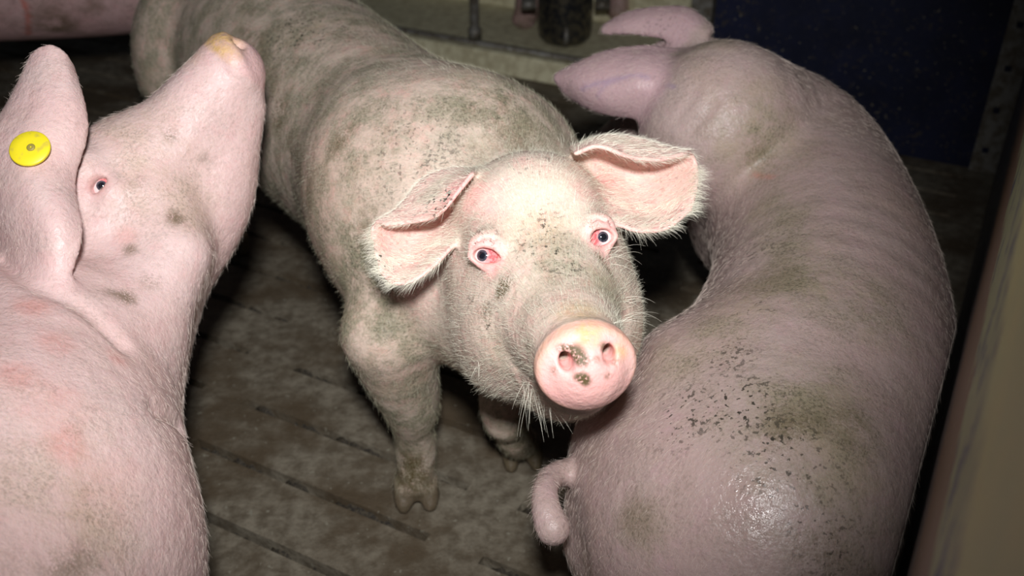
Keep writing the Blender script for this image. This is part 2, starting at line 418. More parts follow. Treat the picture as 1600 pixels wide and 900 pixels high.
# slatted concrete: slots 0.465 long along the pen, one every 0.123, columns 0.56 apart
A0, AP, AL = -1.072, .56, .468
B0, BP, BW = .865, .123, .0165
ia = range(-7, 4); ib = range(-9, 34)
aa = sorted({AB_ for i in ia for AB_ in (A0 + i * AP, A0 + i * AP + AL)} | {.03}); aa = [a for a in aa if a <= .03]
bb = sorted({x for j in ib for x in (B0 + j * BP - BW / 2, B0 + j * BP + BW / 2)})
vs_, fs = [], []
rng0 = np.random.default_rng(5)
def quad(p): k = len(vs_); vs_.extend(p); fs.append((k, k + 1, k + 2, k + 3))
def strip(p0, p1, w0, w1, z0, z1): quad([p0, p1, w1, w0])
slots = []
for i in range(len(aa) - 1):
    for j in range(len(bb) - 1):
        a0, a1, b0, b1 = aa[i], aa[i + 1], bb[j], bb[j + 1]
        hole = (a1 - a0) > .3 and (b1 - b0) < .03
        if hole: slots.append((a0, a1, b0, b1))
        else: quad([AB(a0, b0), AB(a1, b0), AB(a1, b1), AB(a0, b1)])
for a0, a1, b0, b1 in slots:
    for (x0, y0), (x1, y1) in (((a0, b0), (a1, b0)), ((a1, b0), (a1, b1)), ((a1, b1), (a0, b1)), ((a0, b1), (a0, b0))):
        quad([AB(x0, y0, 0), AB(x1, y1, 0), AB(x1, y1, -.09), AB(x0, y0, -.09)])
fl = new_mesh('floor', vs_, fs, M['floor'], None, None, False, {'crust': [0.0] * len(vs_)}); tag(fl, kind='structure')
bm_ = fl.modifiers.new('bevel', 'BEVEL'); bm_.width = .003; bm_.segments = 1; fl.modifiers.remove(bm_)
t = NT('slurry'); nn = t.noise(60, 5, .7)
M['slurry'] = t.done(t.mix(t.ramp(nn, .35, .65), (.018, .014, .009), (.07, .055, .035)), .5, t.bump(nn, .8, .01))
box_ab('slurry', -5.2, .6, -.6, 5.2, -.2, -.06, M['slurry'])['kind'] = 'stuff'
bpy.data.objects['slurry']['label'] = 'dark slurry under the slatted floor'; bpy.data.objects['slurry']['category'] = 'slurry'
# muck packed into the slots
vs_, fs = [], []
for a0, a1, b0, b1 in slots:
    if not (-1.8 < a0 < 0 and .3 < b0 < 2.6): continue
    n = 60; k = len(vs_); zz = -.024 + .012 * np.convolve(rng0.normal(0, 1, n + 8), np.ones(5) / 3, 'same')[4:n + 4]
    prof = (0, .25, .5, .75, 1); ph = rng0.normal(0, .002, (n, 5))
    for i in range(n):
        for j, u in enumerate(prof): vs_.append(AB(a0 + (a1 - a0) * i / (n - 1), b0 + (b1 - b0) * u, min(-.003, zz[i] + ph[i, j] + .006 * abs(u - .5) * 2)))
    for i in range(n - 1):
        for j in range(4): q = k + i * 5 + j; fs.append((q, q + 5, q + 6, q + 1))
t = NT('packed_muck'); nn = t.noise(240, 4, .7)
M['muck'] = t.done(t.mix(t.ramp(nn, .4, .6), (.016, .012, .008), (.07, .055, .035)), .6, t.bump(nn, .8, .004))
o = new_mesh('slot_muck', vs_, fs, M['muck'], None, AB(-.8, .8), True)
tag(o, 'brown crumbly muck packed in the floor slots', 'muck', kind='stuff')

# side wall: dark boards at pig height, painted and flecked above
t = NT('side_wall_paint')
sep = t.n.new('ShaderNodeSeparateXYZ'); t.l.new(t.tc, sep.inputs[0]); z = sep.outputs[2]
mpn = t.noise(14, 5, .7); st = t.noise(30, 4, .6, None, 0, (1, 1, 6))
zz = t.math('ADD', z, t.math('MULTIPLY', t.math('SUBTRACT', mpn, .5), .12))
c = t.mix(t.ramp(st, .3, .7), (.09, .08, .075), (.22, .205, .195))
c = t.mix(t.ramp(zz, .46, .56), c, (.24, .16, .10))
green = t.mix(t.ramp(t.noise(20, 4, .7), .52, .62), (.40, .50, .28), (.08, .12, .20))
c = t.mix(t.ramp(zz, .655, .69), c, green)
c = t.mix(t.ramp(zz, .78, .82), c, t.mix(t.ramp(mpn, .3, .7), (.80, .84, .36), (.68, .80, .38)))
c = t.mix(t.ramp(t.noise(130, 2), .70, .74), c, (.55, .50, .38))
M['side'] = t.done(c, .5, t.bump(st, .4, .004))
tag(box_ab('wall_right', .030, .075, -.6, 2.75, 0, 1.0, M['side']), kind='structure')
t = NT('navy_panel')
n1 = t.noise(9, 4, .6); n2 = t.noise(60, 4, .7)
c = t.mix(t.ramp(n1, .3, .7), (.005, .007, .024), (.010, .013, .042))
c = t.mix(t.math('MULTIPLY', t.ramp(n2, .55, .66), t.ramp(n1, .4, .6, .2, .8)), c, (.07, .055, .035))
c = t.mix(t.ramp(t.noise(90, 2), .70, .73), c, (.22, .19, .13))
M['navy'] = t.done(c, .55, t.bump(n2, .3, .003), Specular_IOR_Level=.3)
tag(box_ab('wall_back', -.77, .10, 2.66, 2.70, 0.0, 1.1, M['navy']), kind='structure')
t = NT('galvanised_grimy'); n1 = t.noise(40, 4, .6)
M['steel'] = t.done(t.mix(t.ramp(n1, .35, .65), (.22, .21, .19), (.11, .09, .065)), .45, t.bump(n1, .3, .002), Metallic=.2)
t = NT('dark_steel'); n1 = t.noise(50, 4, .6)
M['dsteel'] = t.done(t.mix(t.ramp(n1, .4, .6), (.05, .05, .055), (.16, .14, .10)), .32, t.bump(n1, .2, .002), Metallic=.7)
t = NT('trough_concrete'); n1 = t.noise(30, 5, .6)
M['trough'] = t.done(t.mix(t.ramp(n1, .35, .65), (.80, .75, .52), (.58, .52, .34)), .6, t.bump(n1, .4, .004))

def tube(name, path, r, mat, parent=None, origin=None, n=16, cap=True):
    p = np.array(path, float); vs_, fs = [], []
    for i, c in enumerate(p):
        d = p[min(i + 1, len(p) - 1)] - p[max(i - 1, 0)]; d /= np.linalg.norm(d)
        x = np.cross(d, [0, 0, 1.0]) if abs(d[2]) < .9 else np.cross(d, [1.0, 0, 0]); x /= np.linalg.norm(x); y = np.cross(d, x)
        rr = r[i] if hasattr(r, '__len__') else r
        for j in range(n): vs_.append(c + (x * math.cos(2 * math.pi * j / n) + y * math.sin(2 * math.pi * j / n)) * rr)
    for i in range(len(p) - 1):
        for j in range(n): fs.append((i * n + j, i * n + (j + 1) % n, (i + 1) * n + (j + 1) % n, (i + 1) * n + j))
    if cap: fs += [tuple(range(n))[::-1], tuple(range((len(p) - 1) * n, len(p) * n))]
    return new_mesh(name, vs_, fs, mat, parent, origin, True)

# perforated angle post in the corner: holes punched through the flange facing the pen
def post(name, a, b, dirv, wdt, z1, label):
    root = box_ab(name, a - .006, a + .006 + .03, b - .004, b, 0, z1, M['steel'])
    tag(root, label, 'post')
    vs_, fs = [], []; hole = .008; pitch = .11
    zs = [0.0]
    k = .06
    while k < z1 - .03: zs += [k - hole, k + hole]; k += pitch
    zs.append(z1); ws = [0, wdt / 2 - hole, wdt / 2 + hole, wdt]
    for i in range(len(zs) - 1):
        for j in range(3):
            if i % 2 == 1 and j == 1: continue
            k = len(vs_)
            for s_, z_ in ((ws[j], zs[i]), (ws[j + 1], zs[i]), (ws[j + 1], zs[i + 1]), (ws[j], zs[i + 1])): vs_.append(AB(a - s_ * dirv, b - .005, z_))
            fs.append((k, k + 1, k + 2, k + 3))
    o = new_mesh('perforated_flange', vs_, fs, M['steel'], root, None, False)
    so = o.modifiers.new('thick', 'SOLIDIFY'); so.thickness = .003; so.offset = 0
    return root
post('corner_post', .020, 2.655, 1, .055, 1.1, 'rusty perforated steel angle post in the corner beside the navy panel')
q_ = box_ab('trough_post', -.835, -.775, 2.64, 2.69, 0, 1.1, M['steel'], None, .004)
tag(q_, 'grey steel post at the left edge of the navy panel', 'post')
for z_ in (.25, .62):
    c = AB(-.805, 2.640, z_); tube('bolt', [c, c - BX * .008], .008, M['dsteel'], q_, c, 6)
# feeding trough beyond the pen
tr = box_ab('feed_trough', -3.2, -.84, 2.72, 3.34, 0.0, .035, M['trough']); tag(tr, 'long pale concrete feeding trough below the feed tube', 'trough')
box_ab('front_lip', -3.2, -.84, 2.70, 2.74, 0.0, .075, M['trough'], tr, .006)
box_ab('back_wall', -3.2, -.84, 3.30, 3.36, 0.0, .16, M['trough'], tr, .006)
o = tube('steel_edge', [AB(-3.2, 2.735, .082), AB(-.84, 2.735, .082)], .009, M['steel'], tr, None, 10)
o = tube('edge_rod', [AB(-3.2, 2.775, .072), AB(-.84, 2.775, .072)], .007, M['steel'], tr, None, 10)
ctr = P(882, 66, .04)
ft = tube('feed_tube', [ctr + [0, 0, z_] for z_ in (0, .012, .03, .06, .5, 1.2)], [.05, .075, .089, .093, .093, .093], M['dsteel'], None, ctr, 40)
tag(ft, 'dark grimy round feed tube hanging down into the trough', 'feed tube')
sp_ = ctr + np.array([.0, -.093, .02]); tube('nozzle', [sp_ + [0, -.004, .06], sp_ + [0, -.006, .0]], .008, M['steel'], ft, sp_, 12)
for e, px in ((-1, 838), (1, 945)):
    c = P(px, 38, .10)
    c2 = ctr + np.array([e * .10, 0, .13])
    b_ = tube('bracket', [c2, c2 + np.array([e * .05, 0, 0])], .022, M['steel'], ft, c2, 4)
pc = P(742, 58, .10)
pp = tube('water_pipe', [pc + [0, 0, z_] for z_ in (0, .03, .031, 1.1)], [.022, .022, .015, .015], M['steel'], None, pc, 20)
tag(pp, 'thin vertical grey water pipe left of the feed tube', 'pipe')
# ================================================================== PIGS
rng = np.random.default_rng(11)
bones_all = {}

# ---- the pig in the middle, looking up at the torch
eo = D(849, 385, 1.028)
fwd = RT * .16 + UP * -.567 - FW * .809
R1 = frame(fwd, RT * .984 + UP * .166 - FW * -.079)
if (R1[:, 2] @ UP) < 0: R1[:, 2] *= -1
fwd = R1[:, 1] * math.cos(math.radians(17)) + R1[:, 2] * math.sin(math.radians(17))
R1 = frame(fwd, R1[:, 0])
if (R1[:, 2] @ UP) < 0: R1[:, 2] *= -1
C1 = np.array([-.095, 1.22, .485]); C2 = np.array([-.30, 1.56, .47]); C3 = np.array([-.53, 1.93, .48])
F1 = Field((-1.0, .60, -.01), (.36, 2.30, .80), .0062, ((-.15, .66, .34), (.26, 1.08, .74)), .0024)
F1.chain([(C1 + [.02, -.02, 0], .170), (C1 + (C2 - C1) * .45, .160), (C2, .172), (C2 * .45 + C3 * .55, .178), (C3, .165)], .05, squash=((0, 0, 1), .93))
F1.ell(C3 + [-.03, .05, .0], (.165, .17, .17), None, .05)
F1.ell(C3 + [-.13, .0, -.03], (.10, .15, .16), None, .05)                      # near ham
F1.ell(C3 + [.12, .10, -.03], (.10, .15, .16), None, .05)
F1.ell(C1 + [-.085, .0, .0], (.085, .12, .140), None, .09)                  # near shoulder
F1.ell(C1 + [.12, .06, -.05], (.08, .10, .15), None, .06)
L1 = head(F1, eo, R1, 1.04, 1.1, .012)
F1.ell(L1(0, -.085, .020), (.076, .075, .062), R1, .06)
F1.chain([(C1 + [.02, -.02, .01], .155), (L1(0, -.20, -.085), .128), (L1(0, -.10, -.07), .095)], .05)  # neck
F1.chain([(C1 + [.0, -.06, -.06], .125), (L1(0, -.13, -.15), .085)], .05)      # throat
fR = np.array([-.150, 1.118, 0.0]); fL = np.array([.012, 1.225, 0.0])
sd = np.array([.85, .50, 0]); fd = np.array([.12, -.99, 0]); sd2 = np.array([.99, .12, 0])
leg(F1, P(605, 520, .37), P(642, 632, .215), P(650, 700, .105), P(650, 764, .022) * [1, 1, 0], sd2, fd, 1.05, .062)
leg(F1, C1 + [.10, .02, -.14], P(790, 640, .20), P(805, 685, .10), P(815, 705, .02) * [1, 1, 0], sd2, fd, .95, .07)
hl = P(368, 392, 0.0)
leg(F1, C3 + [-.11, -.01, -.17], hl + [-.02, .03, .22], hl + [0, .02, .10], hl, sd2, fd, .95, .09)
hr = hl + sd * .24 + np.array([0, .12, 0])
leg(F1, C3 + [.12, .10, -.17], hr + [.0, .03, .22], hr + [0, .02, .10], hr, sd2, fd, .95, .09)
earR = [[D(*p) for p in r] for r in [
    [(938, 335, 1.07), (965, 350, 1.05), (1000, 361, 1.045), (1042, 356, 1.05), (1078, 328, 1.06)],
    [(925, 310, 1.09), (960, 322, 1.09), (1000, 330, 1.10), (1045, 325, 1.09), (1086, 300, 1.07)],
    [(912, 275, 1.12), (952, 280, 1.13), (1000, 290, 1.13), (1045, 290, 1.11), (1089, 275, 1.08)],
    [(900, 248, 1.11), (945, 245, 1.13), (1000, 255, 1.13), (1045, 262, 1.12), (1087, 256, 1.09)],
    [(895, 232, 1.09), (945, 217, 1.10), (995, 220, 1.10), (1040, 233, 1.10), (1080, 240, 1.085)],
    [(900, 240, 1.05), (935, 229, 1.045), (985, 246, 1.045), (1030, 250, 1.055), (1068, 241, 1.07)]]]
earL = [[D(*p) for p in r] for r in [
    [(718, 372, 1.07), (685, 408, 1.05), (650, 436, 1.045), (618, 443, 1.05), (595, 425, 1.06)],
    [(728, 350, 1.09), (690, 382, 1.09), (648, 408, 1.09), (614, 415, 1.08), (588, 400, 1.07)],
    [(735, 325, 1.12), (695, 350, 1.13), (648, 375, 1.12), (612, 385, 1.10), (583, 375, 1.08)],
    [(740, 295, 1.12), (700, 308, 1.13), (650, 328, 1.13), (613, 350, 1.11), (583, 354, 1.085)],
    [(745, 268, 1.10), (700, 268, 1.11), (662, 285, 1.11), (628, 325, 1.10), (592, 347, 1.08)],
    [(738, 272, 1.05), (716, 300, 1.045), (684, 336, 1.045), (642, 347, 1.06), (603, 351, 1.07)]]]
for g in (earR, earL):
    S, r = ear_sheet(g); F1.shell(S.reshape(-1, 3), r.ravel(), .010)
# eye openings
e1 = D(760, 401, 1.0); e2 = D(939, 371, 1.0)
def on_face(px, py, fld, d0=.80, d1=1.2):                              # first surface point of the sculpt behind a photo position
    for d in np.arange(d0, d1, .001):
        p = D(px, py, d); i = [int(np.clip(np.searchsorted(a, c), 0, len(a) - 1)) for a, c in zip(fld.ax, p)]
        if fld.f[tuple(i)] < 0: return p, d
    return D(px, py, 1.03), 1.03
eyes = []
for (px, py, w_, h_, tl) in ((761, 400, .0130, .0085, -4), (940, 371, .0100, .0095, 16)):
    p, d = on_face(px, py, F1)
    print('eye depth', px, py, d)
    # swollen lids around an almond opening
    Re = frame(-FW, RT * math.cos(math.radians(tl)) + UP * math.sin(math.radians(tl)))
    A_ = lambda x, z, y=0.0: p + Re[:, 0] * x + Re[:, 2] * z + FW * y
    if A_(0, 1)[2] < p[2]: Re[:, 2] *= -1
    F1.ell(A_(0, .010, .008), (w_ + .008, .014, .016), Re, .012)
    F1.chain([(A_(-w_ - .004, -.001, .006), .003), (A_(-w_ * .5, h_ + .003, .002), .0042), (A_(w_ * .4, h_ + .003, .002), .0042), (A_(w_ + .004, -.002, .005), .003)], .006)
    F1.chain([(A_(-w_ - .003, -.002, .006), .003), (A_(-w_ * .4, -h_ - .002, .004), .0035), (A_(w_ * .4, -h_ - .003, .004), .0035), (A_(w_ + .004, -.003, .006), .003)], .006)
    F1.chain([(A_(-w_ - .003, .008, .001), .0012), (A_(0, h_ + .0115, -.003), .0016), (A_(w_ + .003, .008, .001), .0012)], .004, 'cut')
    F1.chain([(A_(-w_ - .001, -.001, .0), .0012), (A_(-w_ * .45, .0005, .0), h_ * .85), (A_(w_ * .3, .0, .0), h_ * .80), (A_(w_ + .002, -.0025, .0), .0018)], .002, 'cut', 5, (Re[:, 1], .45))
    eyes.append((p, d, Re))
def masks_main(v, n, a):
    H = lambda px, py: hit(px, py, v)
    h_ = (v - eo) @ R1                                                  # head coordinates
    body = 1 - blob(v, eo - fwd * .03, .26, .35)
    a['dirt'] += .52 * body + .34
    a['pink'] += .08 + .12 * body
    for px, py, r_, k_ in ((835, 280, .075, .36), (905, 300, .05, .2), (760, 300, .04, .25), (640, 480, .05, .3), (560, 60, .10, .25), (660, 100, .12, .3), (560, 300, .06, .25), (480, 250, .06, .2), (700, 520, .04, .2)): a['dirt'] -= k_ * blob(v, H(px, py), r_, .9)  # cleaner patches; the forehead one paints in the torch's brightness
    for px, py, r_, k_ in ((735, 290, .045, .6), (770, 320, .03, .5), (925, 290, .03, .5), (650, 600, .05, .4), (640, 470, .05, .35), (500, 130, .08, .2)): a['pink'] += k_ * blob(v, H(px, py), r_, .9)
    for (p, d, Re) in eyes:
        a['pink'] += 1.0 * blob(v, p, .032, .6); a['dirt'] -= .8 * blob(v, p, .028, .6); a['red'] += .55 * blob(v, p, .014, .5)
        a['speck'] += .55 * blob(v, p + UP * .018, .02, .5)
    for px, py, r_, k_ in ((775, 440, .020, .95), (768, 455, .014, 1.0), (948, 395, .016, 1.0), (965, 420, .014, .8), (745, 490, .022, .6), (805, 190, .11, .40), (515, 230, .030, .55), (530, 205, .025, .4), (600, 440, .03, .5),
                           (345, 60, .05, .5), (360, 120, .05, .5), (420, 180, .05, .45), (690, 90, .03, .4), (810, 545, .018, .7), (830, 560, .012, .6), (925, 340, .015, .7), (600, 520, .05, .35), (640, 740, .05, .5), (560, 350, .05, .3), (990, 250, .02, .3)):
        a['mud_shade'] += k_ * blob(v, H(px, py), r_, .9)
    a['mud_shade'] += .5 * line_mask(v, [H(380, 20), H(420, 130), H(440, 220), H(470, 300)], .035, .9)
    for px, py, r_, k_ in ((840, 370, .045, .85), (890, 400, .035, .8), (860, 330, .04, .5), (750, 500, .03, .9), (720, 470, .02, .6), (830, 240, .05, .5), (680, 305, .030, 1.2), (610, 400, .03, .8), (1040, 330, .03, .45), (500, 30, .15, .6), (640, 230, .12, .6), (800, 150, .09, .5), (970, 400, .03, .6), (450, 50, .10, .5), (560, 420, .08, .4)):
        a['speck'] += k_ * blob(v, H(px, py), r_, .9)
    for px, py, r_, k_ in ((880, 380, .05, .35), (850, 420, .05, .3), (960, 440, .05, .5), (760, 560, .05, .25), (800, 195, .12, .4), (560, 450, .10, .3), (650, 680, .10, .5)): a['dirt'] += k_ * blob(v, H(px, py), r_, .9)
    a['yellow'] += .40 * blob(v, H(905, 470), .035, .9) + .16 * blob(v, H(850, 290), .07, .9) + .2 * blob(v, H(840, 350), .06, .9)
    # ears: pink inside, specked backs
    for e_, g in ((1, earR), (-1, earL)):
        cl = np.array([g[i][j] for i in range(6) for j in range(1, 5)]); near = np.zeros(len(v))
        for c_ in cl: near = np.maximum(near, blob(v, c_, .035, .6))
        a['pink'] += .45 * near; a['dirt'] -= .55 * near; a['speck'] += .25 * near
    a['red'] += .35 * blob(v, H(955, 268), .03, .9) + .3 * blob(v, H(690, 345), .03, .9)
    a['mud_shade'] += .5 * blob(v, H(958, 262), .018, .9) + .5 * blob(v, H(690, 345), .02, .9)  # shade deep in the ear hollows, painted as dark colour
    # snout disc
    dsc = np.clip((h_[:, 1] - .186) / .006, 0, 1) * blob(v, L1(0, .19, -.066), .064, .2)
    a['pink'] = a['pink'] * (1 - dsc) + dsc * .95
    for k_ in ('dirt', 'speck', 'mud_shade', 'yellow'): a[k_] *= (1 - dsc)
    rr = np.hypot(h_[:, 0], (h_[:, 2] - .012 + .069) / .84)
    a['yellow'] += dsc * (.75 * blob(v, H(925, 510), .018, .9) + .6 * blob(v, H(985, 545), .013, .9) + .35 * np.clip((rr - .040) / .006, 0, 1))
    for px, py, r_, k_ in ((885, 548, .012, 1.0), (900, 552, .009, .9), (872, 556, .009, .9), (912, 604, .0075, .9), (918, 612, .007, 1.0), (890, 598, .006, .8), (958, 547, .007, .8), (945, 552, .005, .6), (850, 585, .006, .5), (965, 590, .005, .6), (975, 560, .006, .6), (860, 540, .007, .5)):
        a['mud_shade'] += dsc * k_ * blob(v, H(px, py), r_, .7)  # smudges on the disc, plus painted shade darkening the nostril holes
    lo = np.clip((.22 - v[:, 2]) / .16, 0, 1); a['dirt'] += lo * 1.0; a['mud_shade'] += lo * .75
    a['hoof'] += np.clip((.044 - v[:, 2]) / .010, 0, 1) * .9
pig1, v1, q1, n1_, at1 = make_pig('pig', 'muddy pale pig in the middle, pink snout raised, looking up between two others', F1, M['skin_main'], C1 * [1, 1, 0], masks_main, 'pigs in the slatted pen')
del F1
for (p, d, Re), (gx, gz), r in zip(eyes, ((-.46, .05), (.16, .06)), (.0135, .0125)):
    c = p + FW * (r * 1.0 + .001)
    med = RT if p[0] < eo[0] else -RT
    look = -FW + RT * gx + UP * gz
    eye(pig1, c, r, look, med, M['sclera'], M['iris'])
# ---- hair of the middle pig
bn = [(L1(0, .10, -.03), -fwd), (L1(0, 0, .02), -fwd), (L1(-.07, 0, -.05), -fwd + UP * -.2), (L1(.07, 0, -.05), -fwd + UP * -.2), (L1(-.05, .05, -.1), -fwd - RT * .3 - UP * .3), (L1(0, -.1, .03), -fwd),
      (C1 + [0, 0, .15], C2 - C1), (C1 + [-.15, 0, 0], C2 - C1 + np.array([0, 0, -.3])), (C2, C3 - C2), (C2 + [-.15, 0, 0], C3 - C2 + np.array([0, 0, -.2])), (C3, C3 - C2),
      (P(645, 640, .2), (0, 0, -1)), (P(650, 740, .05), (0, 0, -1))]
for g, sx in ((earR, 1), (earL, -1)):
    cc = np.mean([g[i][j] for i in range(6) for j in range(2, 5)], 0); bn += [(cc, RT * sx - UP * .35)] * 2
h1 = (v1 - eo) @ R1
bare = np.clip((h1[:, 1] - .168) / .006, 0, 1) * blob(v1, L1(0, .19, -.066), .07, .2)
for (p, d, Re) in eyes: bare = np.maximum(bare, blob(v1, p, .020, .3))
wt = (1 - bare) * np.where(v1[:, 2] < .035, 0, 1)
hd = blob(v1, eo, .30, .4)
def grow(N, weight, length, seed, rad, lift, jit, nm, v, q, n, at, bn, parent, droop=0.0, dirtk=1.0, mat='hair'):
    r_ = np.random.default_rng(seed); pts, vi = sample(v, q, N, r_, weight)
    fl_ = flow_field(pts, bn); L_ = length[vi] if hasattr(length, '__len__') else np.full(N, length)
    return hairs(nm, parent, pts, n[vi], fl_, L_, M[mat], at['dirt'][vi] * dirtk + r_.normal(0, .12, N), rad, lift, r_, jit, droop)
grow(90000, wt * (1 + 2.2 * hd), .0110, 3, .00011, .30, .22, 'bristles', v1, q1, n1_, at1, bn, pig1)
earm = np.zeros(len(v1))
for g in (earR, earL):
    for j in range(5): earm = np.maximum(earm, np.maximum(blob(v1, g[0][j], .016, .8), .8 * blob(v1, g[1][j], .018, .8)))
    earm = np.maximum(earm, blob(v1, np.asarray(g[2][4]), .02, .8))
grow(2600, earm + 1e-9, .018, 4, .00013, .25, .22, 'ear_fringe', v1, q1, n1_, at1, bn, pig1, .5, .4)
# whiskers: chin tuft, snout sides and eyelids
roots, dirs, lens = [], [], []
def first_hit(px, py, v, rad=.004):
    # nearest vertex to the viewing ray
    ray = D(px, py, 1) - CAM; ray /= np.linalg.norm(ray); w_ = v - CAM; t_ = w_ @ ray; dd = np.linalg.norm(w_ - t_[:, None] * ray, axis=1)
    ok = dd < rad
    if not ok.any(): return None
    i = np.where(ok)[0][np.argmin(t_[ok])]; return i
wl = []
for px, py, n_, dr, ln in ((815, 602, 8, -UP + RT * .12, .045), (830, 617, 9, -UP * .9 + RT * .25, .045), (850, 630, 6, -UP + RT * .2, .035), (975, 500, 7, RT * .9 + UP * .25, .045), (982, 470, 6, RT + UP * .5, .03),
                           (905, 630, 5, -UP, .018), (958, 405, 5, RT * .8 + UP * .35 , .04), (955, 392, 3, RT + UP * .5, .035), (745, 575, 4, -UP - RT * .3, .02), (935, 358, 8, -RT * .4 + UP * .5, .010), (880, 222, 6, UP - RT * .2, .022), (900, 218, 6, UP, .02)):
    for k in range(n_):
        i = first_hit(px + rng.normal(0, 6), py + rng.normal(0, 4), v1)
        if i is not None and h1[i, 1] < .172: wl.append((v1[i], n1_[i], dr, ln))
if wl:
    r_ = np.array([x[0] for x in wl]); nn = np.array([x[1] for x in wl]); dd = np.array([x[2] for x in wl]); ll = np.array([x[3] for x in wl])
    hairs('whiskers', pig1, r_, nn * .3 + dd * 0, dd, ll, M['hair'], np.full(len(r_), .15), .00017, .5, np.random.default_rng(8), .36, .9, 8)

# ---- the pig on the left, snout thrown up
el = D(136, 272, 1.125)
fl_w = RT * math.cos(math.radians(52)) + UP * math.sin(math.radians(52))
upl = (RT * -math.sin(math.radians(52)) + UP * math.cos(math.radians(52))) * .84 - FW * .54
R2 = frame(fl_w, np.cross(fl_w, upl))
if (R2[:, 2] @ upl) < 0: R2[:, 2] *= -1
sidev = -FW                                                            # its right side faces the camera
# eye-mid sits half a head deeper than the visible eye
xs = 1 if (R2[:, 0] @ -FW) > 0 else -1
o2 = el - R2[:, 0] * xs * .060
S1 = np.array([-.505, .68, .385]); S2 = np.array([-.49, .28, .40]); S3 = np.array([-.47, -.15, .41])
F2 = Field((-.85, -.55, -.01), (-.10, 1.32, .92), .0065, ((-.85, .88, .40), (-.18, 1.30, .90)), .0036)
F2.chain([(S1, .180), (S1 * .5 + S2 * .5, .178), (S2, .185), (S3, .18), (S3 + [0, -.15, 0], .15)], .05, squash=((0, 0, 1), .93))
L2 = head(F2, o2, R2, 1.10, 1.3, .006, 26)
F2.chain([(S1 + [.0, .02, .02], .165), (D(70, 600, 1.10), .150), (L2(0, -.17, -.12), .125), (L2(0, -.08, -.07), .09)], .05)
F2.ell(S1 + [.10, -.02, -.05], (.09, .12, .15), None, .04)
F2.ell(S3 + [.08, -.05, -.05], (.09, .15, .15), None, .05)
F2.chain([(D(275, 400, 1.15), .035), (D(215, 500, 1.12), .05)], .05)
for fx, fy, tz in ((.09, .0, 0), (-.09, .05, 0)):
    f_ = S1 * [1, 1, 0] + [fx, fy, 0]; leg(F2, f_ + [0, 0, .25], f_ + [0, .02, .2], f_ + [0, 0, .1], f_, (1, 0, 0), (0, 1, 0), .95, .075)
for fx in (.10, -.10):
    f_ = S3 * [1, 1, 0] + [fx, -.08, 0]; leg(F2, f_ + [0, 0, .27], f_ + [0, -.03, .2], f_ + [0, 0, .1], f_, (1, 0, 0), (0, 1, 0), .95, .09)
# skin folds on the neck and behind the elbow
for cr, rr_ in ((((5, 405), (45, 440), (120, 475), (190, 540)), .0045), (((282, 668), (262, 652), (240, 642)), .0036)):
    F2.chain([(on_face(x_, y_, F2, .7, 1.3)[0], rr_) for x_, y_ in cr], .018, 'cut')
earT = [[D(*p) for p in r] for r in [
    [(104, 438, 1.02), (122, 362, 1.035), (112, 285, 1.07), (132, 195, 1.09), (112, 108, 1.12)],
    [(74, 430, 1.02), (88, 350, 1.02), (84, 265, 1.055), (105, 172, 1.08), (96, 84, 1.11)],
    [(35, 410, 1.05), (48, 335, 1.03), (44, 250, 1.05), (70, 160, 1.08), (76, 76, 1.11)],
    [(0, 392, 1.09), (4, 330, 1.06), (2, 240, 1.07), (34, 165, 1.09), (54, 88, 1.115)],
    [(-45, 385, 1.18), (-50, 325, 1.14), (-45, 245, 1.10), (0, 190, 1.10), (40, 122, 1.125)]]]
S, r = ear_sheet(earT, .0065, .005); F2.shell(S.reshape(-1, 3), r.ravel(), .012)
F2.chain([(D(20, 380, 1.12), .03), (D(50, 330, 1.12), .035), (D(95, 260, 1.15), .03)], .02)
plain_ear(F2, L2, -xs, .02)
pe, de = on_face(155, 290, F2)
Re2 = frame(-FW, fl_w)
F2.chain([(pe + Re2[:, 0] * math.cos(a_) * .015 + Re2[:, 2] * math.sin(a_) * .009 + FW * .003, .0028) for a_ in np.linspace(0, 2 * math.pi, 17)], .010, 'add', 2)
F2.ell(pe + Re2[:, 2] * -.016 + FW * .008, (.016, .014, .010), Re2, .015); F2.ell(pe + Re2[:, 2] * .016 + FW * .008, (.016, .014, .010), Re2, .015)
F2.ell(pe, (.012, .014, .005), Re2, .004, 'cut')
